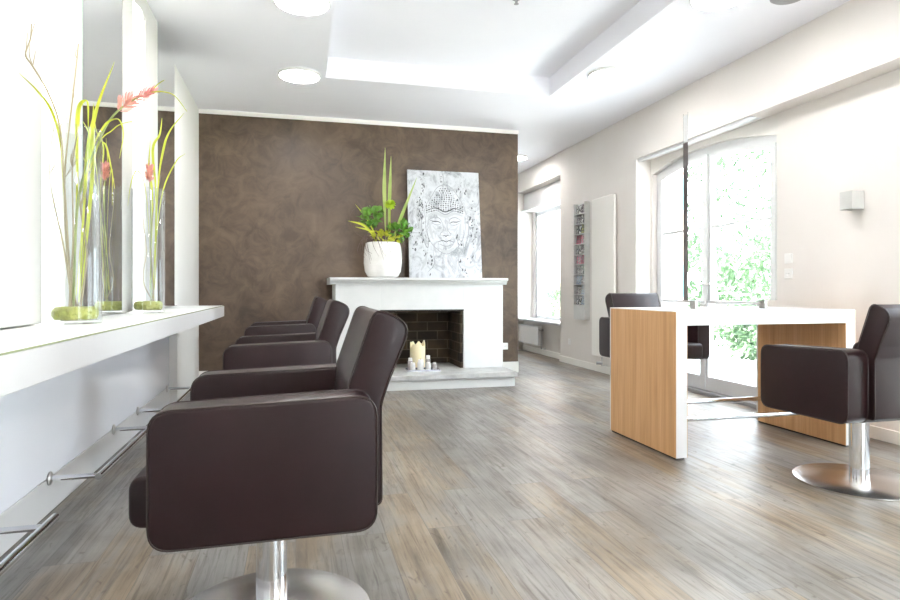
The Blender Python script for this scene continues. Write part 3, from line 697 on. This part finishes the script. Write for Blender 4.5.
for pts in ([(-.87,2.85,.93),(-.89,2.82,1.4),(-.93,2.80,1.66),(-.935,2.69,1.77),(-.935,2.55,1.82),(-.935,2.49,1.84),(-.935,2.53,1.91),(-.935,2.54,1.97)],
            [(-.86,2.88,.93),(-.89,2.87,1.13),(-.91,2.86,1.46),(-.90,2.85,1.79),(-.88,2.84,1.96),(-.875,2.84,2.02)],
            [(-.87,2.87,.93),(-.90,2.86,1.17),(-.955,2.83,1.46),(-.952,2.80,1.66)],
            [(-.86,2.90,.93),(-.84,2.90,1.2),(-.86,2.9,1.4),(-.84,2.89,1.62)],[(-.84,2.86,.93),(-.82,2.87,1.15),(-.84,2.87,1.35),(-.81,2.87,1.55)],
            [(-.88,2.86,.93),(-.86,2.84,1.2),(-.88,2.84,1.5),(-.87,2.82,1.66)]):
    b = NB(); tube(b, [A(*p) for p in pts], .0045, .0018, n=6, smooth=5)
    for _ in range(6):
        i = random.randrange(2, len(pts)-1) if len(pts) > 3 else 1; p = Vector(A(*pts[i])); q = p+Vector((random.uniform(.0,.03), random.uniform(-.05,.03), random.uniform(.03,.07))); tube(b, [p, (p+q)/2+rv()*.006, q], .0016, .0008, n=5, smooth=3)
    link('twig', b, M['twig'], a1)
a2 = arr((V2[0],V2[1],ZV+.08), 'arrangement with yellow blades and a small pink bud in the farther vase')
def A2(x, y, z): return (x-V2[0], y-V2[1], z-ZV-.08)
for pts, w_ in (([(-.84,4.02,.95),(-.82,4.0,1.54),(-.84,4.0,1.84),(-.80,4.0,1.94),(-.785,4.0,2.04)],.026),([(-.83,4.02,1.0),(-.81,4.0,1.6),(-.78,4.0,1.85),(-.74,4.0,1.97),(-.66,4.0,2.08)],.022),
                ([(-.86,4.03,1.0),(-.84,4.0,1.54),(-.86,4.0,1.72),(-.85,4.0,1.9)],.022),([(-.85,4.05,1.0),(-.80,4.04,1.55),(-.72,4.04,1.78),(-.66,4.04,1.84)],.014),
                ([(-.85,4.0,1.2),(-.87,3.98,1.58),(-.90,3.92,1.70),(-.92,3.86,1.62),(-.93,3.82,1.48)],.010)):
    b = NB(); blade(b, [A2(*p) for p in pts], w_, (.5,.85,0), .2); link('blade_leaf', b, M['yellow_leaf'], a2)
b = NB(); tube(b, [A2(-.85,4.02,.93), A2(-.845,3.99,1.4), A2(-.85,3.98,1.7)], .004, .003, n=6); fl = link('flower_stem', b, M['stem_green'], a2)
b = NB()
for k in range(60):
    t = random.random(); o = rv(); o.z = abs(o.z)*.4; leaf(b, Vector(A2(-.85,3.98,1.64+.09*t)), o+Vector((0,0,.8)), rv(), .04, .016)
link('pink_bracts', b, M['pink'], fl)
for pts in ([(-.84,4.02,.93),(-.89,4.0,1.06),(-.87,3.99,1.24),(-.895,3.98,1.5),(-.90,3.97,1.66)],[(-.85,4.04,.93),(-.82,4.04,1.2),(-.83,4.05,1.5),(-.80,4.04,1.7)],[(-.83,4.0,.93),(-.845,4.0,1.3),(-.82,4.0,1.62)]):
    b = NB(); tube(b, [A2(*p) for p in pts], .0035, .0014, n=6); link('twig', b, M['twig'], a2)

# ---------------------------------------------------------------- right wall things
t = thing('panel_radiator', 'tall flat white panel radiator on the right wall beside the magazine rack', 'radiator', (XR, 6.60, 0))
b = NB(); box(b, -.065, -.03, -.27, .27, .2, 2.11, .008); link('panel', b, M['rad'], t)
b = NB()
for z in (.4, 1.95): box(b, -.035, 0, -.2, -.15, z-.03, z+.03); box(b, -.05, 0, .15, .2, z-.03, z+.03)
link('bracket', b, M['plastic'], t)
b = NB(); tube(b, [(-.065,.0,.2),(-.065,.0,.10),(0,.0,.10)], .009, n=8, smooth=0); link('pipe', b, M['chrome'], t, SM)
b = NB(); tube(b, [(-.065,.0,.13),(-.13,.02,.13)], .018, n=14, smooth=0); link('valve', b, M['grey_plastic'], t, SM)
t = thing('wall_radiator', 'low white radiator under the far window', 'radiator', (XR+.1, 9.15, 0))
b = NB(); box(b, -.11, -.03, -.42, .42, .14, .44, .01); link('panel', b, M['frame_white'], t)
b = NB()
for k in range(20): box(b, -.1125, -.109, -.40+k*.042, -.385+k*.042, .16, .42)
link('grooves', b, M['plastic'], t)
b = NB(); box(b, -.03, 0, -.3, -.26, .2, .4); box(b, -.03, 0, .26, .3, .2, .4); link('bracket', b, M['plastic'], t)
b = NB(); tube(b, [(-.07,-.42,.39),(-.07,-.50,.39)], .02, n=14, smooth=0); tube(b, [(-.07,-.46,.39),(-.07,-.46,.1),(-.0,-.46,.1)], .008, n=8, smooth=0); link('valve', b, M['grey_plastic'], t, SM)

# magazine rack
RY0, RY1, RX = 7.04, 7.35, XR
t = thing('magazine_rack', 'tall narrow silver magazine rack on the right wall left of the panel radiator', 'rack', (RX, (RY0+RY1)/2, 0)); hw = (RY1-RY0)/2
b = NB(); box(b, -.012, 0, -hw, hw, .62, 2.12, .002); link('back_panel', b, M['silver'], t)
for s in (-1, 1):
    b = NB(); y0, y1 = sorted((s*hw, s*(hw-.006))); box(b, -.075, -.012, y0, y1, .62, 2.12, .001); link('side_panel', b, M['silver'], t)
b = NB(); box(b, -.075, -.068, -hw+.006, hw-.006, .62, .80, .001); link('front_plate', b, M['silver'], t)
ZP_ = [.80+.13*k for k in range(10)]
for z in ZP_:
    b = NB(); box(b, -.073, -.012, -hw+.006, hw-.006, z, z+.004); box(b, -.073, -.069, -hw+.006, hw-.006, z, z+.012); link('pocket', b, M['silver'], t)
cov = []
pal = [((.9,.88,.86),(.05,.05,.07)),((.8,.25,.35),(.9,.88,.88)),((.12,.1,.12),(.85,.8,.78)),((.75,.7,.2),(.2,.2,.22)),((.35,.5,.7),(.92,.92,.92)),((.7,.12,.2),(.1,.08,.1))]
for i, (c1, c2_) in enumerate(pal):
    m = mat('magazine_cover_%s' % 'abcdef'[i], rough=.25); v = coords(m, (1,1,1)); n_ = noise(m, v, 14+i*3, 2, .5, 2)
    lk(m, ramp(m, n_, [(.38,c1),(.43,(.02,.02,.03)),(.5,c2_),(.55,(.03,.03,.04)),(.60,c1)]), bsdf(m).inputs['Base Color']); cov.append(m)
ordn = ['bottom','second from bottom','third from bottom','fourth from bottom','fifth from bottom','fifth from top','fourth from top','third from top','second from top','top']
ki = [4,4,2,0,5,2,1,3,0,2]; kj = [0,2,4,2,1,0,5,0,2,0]
for i, z in enumerate(ZP_):
    for s, ki_ in ((-1, ki[i]), (1, kj[i])):
        hgt = random.uniform(.121,.126); tl = random.uniform(-.06,.06)
        b = NB(); box(b, -.004, .004, -.066, .066, 0, hgt+.07*0, .001)
        o = link('magazine', b, cov[ki_]); o.location = (RX-.045+.012*s*0, (RY0+RY1)/2+s*.071, z+.006); o.rotation_euler = (0, math.radians(7), 0)
        tag(o, 'magazine at the %s side of the %s pocket of the wall rack' % ('right' if s < 0 else 'left', ordn[i]), 'magazine', 'magazines in the wall rack')

t = thing('wall_lamp', 'small square silver-grey lamp high on the right wall', 'lamp', (XI, 3.41, 1.555))
b = NB()
for q in ((-.105,-.003,-.05,-.046),(-.105,-.003,.046,.05),(-.105,-.101,-.046,.046)): box(b, *q, 0, .125, .001)
link('shade', b, M['silver'], t)
b = NB(); box(b, -.006, 0, -.045, .045, .005, .12); link('wall_plate', b, M['silver'], t)
b = NB(); box(b, -.09, -.006, -.02, .02, .05, .07, .004); link('bulb', b, M['plastic'], t)
def plate(name, loc, lab, cat, sock=False, face='x'):
    t = thing(name, lab, cat, loc, 0 if face == 'x' else PI/2)
    b = NB(); box(b, -.009, 0, -.04, .04, -.04, .04, .003); link('plate', b, M['plastic'], t)
    b = NB()
    if sock:
        lathe(b, [(.021,0),(.021,.004),(.017,.004),(.016,.001),(0,.001)], n=24); bmesh.ops.transform(b, matrix=Matrix.Translation((-.009,0,0)) @ Matrix.Rotation(-PI/2,4,'Y'), verts=b.verts[:])
        so = link('socket_ring', b, M['plastic'], t, SM); b = NB()
        for y in (-.009,.009): tube(b, [(-.0095,y,0),(-.0125,y,0)], .0028, n=8, smooth=0)
        link('pin_holes', b, M['grey_plastic'], so)
    else:
        box(b, -.013, -.009, -.028, .028, -.028, .028, .002); link('rocker', b, M['plastic'], t)
plate('light_switch', (XI, 4.02, 1.25), 'white light switch above the white socket on the right wall', 'switch')
plate('wall_socket', (XI, 4.02, 1.13), 'white socket below the light switch on the right wall', 'socket', True)
plate('wall_socket', (2.45, 7.0, .32), 'white socket on the brown wall right of the fireplace', 'socket', True, 'y')
plate('cover_plate', (XR, 7.62, .30), 'small white cover plate on the right wall under the magazine rack', 'socket')

# ---------------------------------------------------------------- ceiling things
for x, y, lab in ((.03, 5.65, 'round ceiling lamp above the brown wall end of the chair row'), (.04, 4.2, 'round ceiling lamp above the middle of the chair row'), (2.72, 4.95, 'round ceiling lamp above the window side of the desk'), (2.70, 3.45, 'round ceiling lamp above the front of the desk'), (.04, 2.5, 'added ceiling fill lamp above the near end of the chair row'), (.04, .6, 'added ceiling fill lamp behind the nearest chair'), (.04, -1.2, 'added ceiling fill lamp at the left front end of the room'), (2.7, 1.6, 'added ceiling fill lamp beside the nearer garden door'), (2.7, -.3, 'added ceiling fill lamp at the right front end of the room'), (3.1, 8.4, 'round ceiling lamp by the far window behind the brown wall')):  # lamps nearer than the desk are out of view, added to brighten the room
    t = thing('ceiling_lamp', lab, 'ceiling light', (x, y, CE), 0, 'round lamps on the ceiling')
    b = NB(); lathe(b, [(.185,0),(.185,-.02),(.175,-.025),(.172,-.018),(.172,0)], n=48, cap=False); link('rim', b, M['plastic'], t, SM)
    b = NB(); lathe(b, [(0,-.022),(.1,-.021),(.171,-.014),(.171,-.004),(0,-.004)], n=48); link('diffuser', b, M['lamp'], t, SM)
t = thing('ceiling_speaker', 'round grey speaker in the ceiling near the right wall', 'speaker', (3.16, 3.36, CE))
b = NB(); lathe(b, [(0,-.012),(.10,-.010),(.115,0)], n=32, cap=False); link('grille', b, M['grey_plastic'], t, SM)
t = thing('sprinkler', 'small dark sprinkler head in the recessed part of the ceiling', 'sprinkler', (1.56, 4.2, 3.13))
b = NB(); lathe(b, [(.03,0),(.03,-.008),(.01,-.012),(.01,-.04),(.018,-.042),(0,-.046)], n=16); link('head', b, M['grey_plastic'], t, SM)

# ---------------------------------------------------------------- outside
b = NB(); box(b, 4.1, 30, -20, 40, -.3, -.06); box(b, -14, 4.1, -20, YB-.21, -.3, -.06); box(b, -14, 4.1, YF+.21, 40, -.3, -.06); struct('ground', b, M['patio'])
b = NB(); box(b, 12.6, 28, -18, 8, -.06, -.03); tag(link('lawn', b, M['lawn']), 'green lawn beyond the patio outside the garden door', 'lawn', None, 'stuff')
def shrub_mesh(R, H, n, L0, seed):
    random.seed(seed); b = NB()
    for _ in range(n):
        o = rv(); k = random.uniform(.55,1)**.5; lump = 1+.22*math.sin(o.x*5+seed)*math.cos(o.y*4+o.z*3)
        p = Vector((o.x*R*k*lump, o.y*R*k*lump, H*.5+o.z*H*.5*k*lump)); leaf(b, p, o+rv()*.8, rv()+Vector((0,0,1)), L0*random.uniform(.6,1.3), L0*.5)
    return b
def shrub(loc, R, H, n, L0, seed, lab, nm='garden_shrub', cat='shrub', stem=0):
    t = thing(nm, lab, cat, loc, 0, 'plants in the garden')
    b = NB()
    for k in range(6 if not stem else 9):
        o = rv(); tube(b, [(0,0,-.03),(o.x*R*.25,o.y*R*.25,(H*.3 if not stem else stem)),(o.x*R*.8,o.y*R*.8,(stem)+H*random.uniform(.5,.85))], .03 if stem else .015, .005, n=6, smooth=4)
    link('branches', b, M['garden_wood'], t)
    fo = link('foliage', shrub_mesh(R, H, n, L0, seed), M['garden_leaf'], t); fo.location = (0,0,stem); return t
shrub((7.0,7.6,-.06), .8, 1.0, 1500, .13, 3, 'leafy shrub outside the garden door, seen beneath the desk')
shrub((8.0,9.5,-.06), 1.0, 1.3, 1500, .13, 4, 'rounded shrub left of the one seen beneath the desk')
shrub((7.6,5.2,-.06), .9, 1.3, 1300, .12, 5, 'bushy shrub straight outside the garden door')
shrub((6.6,-1.0,-.06), .95, 1.3, 1500, .13, 6, 'shrub beyond the nearer garden door, low in the desk mirror')
shrub((8.9,-2.3,-.06), 1.1, 2.0, 1800, .14, 8, 'big shrub beyond the nearer garden door, right in the desk mirror')
shrub((6.6,-3.7,-.06), .9, 1.5, 1400, .13, 9, 'shrub at the right in the garden reflected in the desk mirror')
shrub((10.2,-6.0,-.06), 2.2, 3.8, 3600, .16, 10, 'slender tree seen through the nearer garden door in the desk mirror', 'garden_tree', 'tree', 1.4)
shrub((12.5,11.5,-.06), 1.9, 2.9, 2400, .17, 11, 'tree behind the shrubs outside the garden door', 'garden_tree', 'tree', 1.6)
shrub((5.25,12.0,-.06), .55, 1.0, 900, .10, 12, 'low green shrub outside the far window')
shrub((6.4,13.3,-.06), .6, 1.1, 900, .10, 13, 'low green shrub beside the one outside the far window')
t = thing('neighbour_house', 'pale pink house across the street outside the far window', 'house', (9.5, 19, -.06))
b = NB(); box(b, -4, 5, -1.5, 4, 0, 6.5); link('walls', b, M['facade'], t)
b = NB(); prism(b, [(-1.8,6.5),(4.3,6.5),(1.25,8.6)], 'x', -4.3, 5.3); link('roof', b, M['slab'], t)
for x in (-2.2, .2, 2.6):
    for z in (.75, 3.6):
        b = NB(); box(b, x-.42, x+.42, -1.54, -1.49, z, z+1.2); wi = link('window', b, M['facade_white'], t)
        b = NB(); box(b, x-.36, x-.03, -1.56, -1.53, z+.06, z+1.14); box(b, x+.03, x+.36, -1.56, -1.53, z+.06, z+1.14); link('pane', b, M['blueglass'], wi)

# ---------------------------------------------------------------- light
w = bpy.data.worlds.new('sky'); bpy.context.scene.world = w; w.use_nodes = True
bg = w.node_tree.nodes['Background']; bg.inputs['Color'].default_value = (.80,.89,1,1); bg.inputs['Strength'].default_value = 5.5
def lamp(name, loc, sx_, sy_, power, col=(1,1,1), rot=(0,0,0), shape='RECTANGLE'):
    l = bpy.data.lights.new(name, 'AREA'); l.energy = power; l.color = col; l.shape = shape; l.size = sx_; l.size_y = sy_
    o = bpy.data.objects.new(name, l); C.objects.link(o); o.location = loc; o.rotation_euler = rot; return o
l = bpy.data.lights.new('sun', 'SUN'); l.energy = 26; l.angle = math.radians(1); l.color = (1,.97,.92)
o = bpy.data.objects.new('sun', l); C.objects.link(o); o.location = (-4,2,12); o.rotation_euler = (0, math.radians(-32), math.radians(-12))
# ---------------------------------------------------------------- camera
cd = bpy.data.cameras.new('camera'); cam = bpy.data.objects.new('camera', cd); C.objects.link(cam)
cam.location = (0,0,1.0); cam.rotation_euler = (PI/2, 0, -math.atan(154/610))
cd.sensor_width = 36; cd.lens = 610/900*36; cd.shift_y = -10/900; cd.clip_start = .05; cd.clip_end = 200
s = bpy.context.scene; s.camera = cam
s.view_settings.view_transform = 'Standard'; s.view_settings.look = 'None'; s.view_settings.gamma = 1; s.view_settings.use_curve_mapping = False
s.view_settings.exposure = 1.47
s.cycles.max_bounces = 12; s.cycles.diffuse_bounces = 8; s.cycles.glossy_bounces = 6; s.cycles.transparent_max_bounces = 24; s.cycles.caustics_reflective = False; s.cycles.caustics_refractive = False
s.cycles.sample_clamp_indirect = 6; s.cycles.use_denoising = True
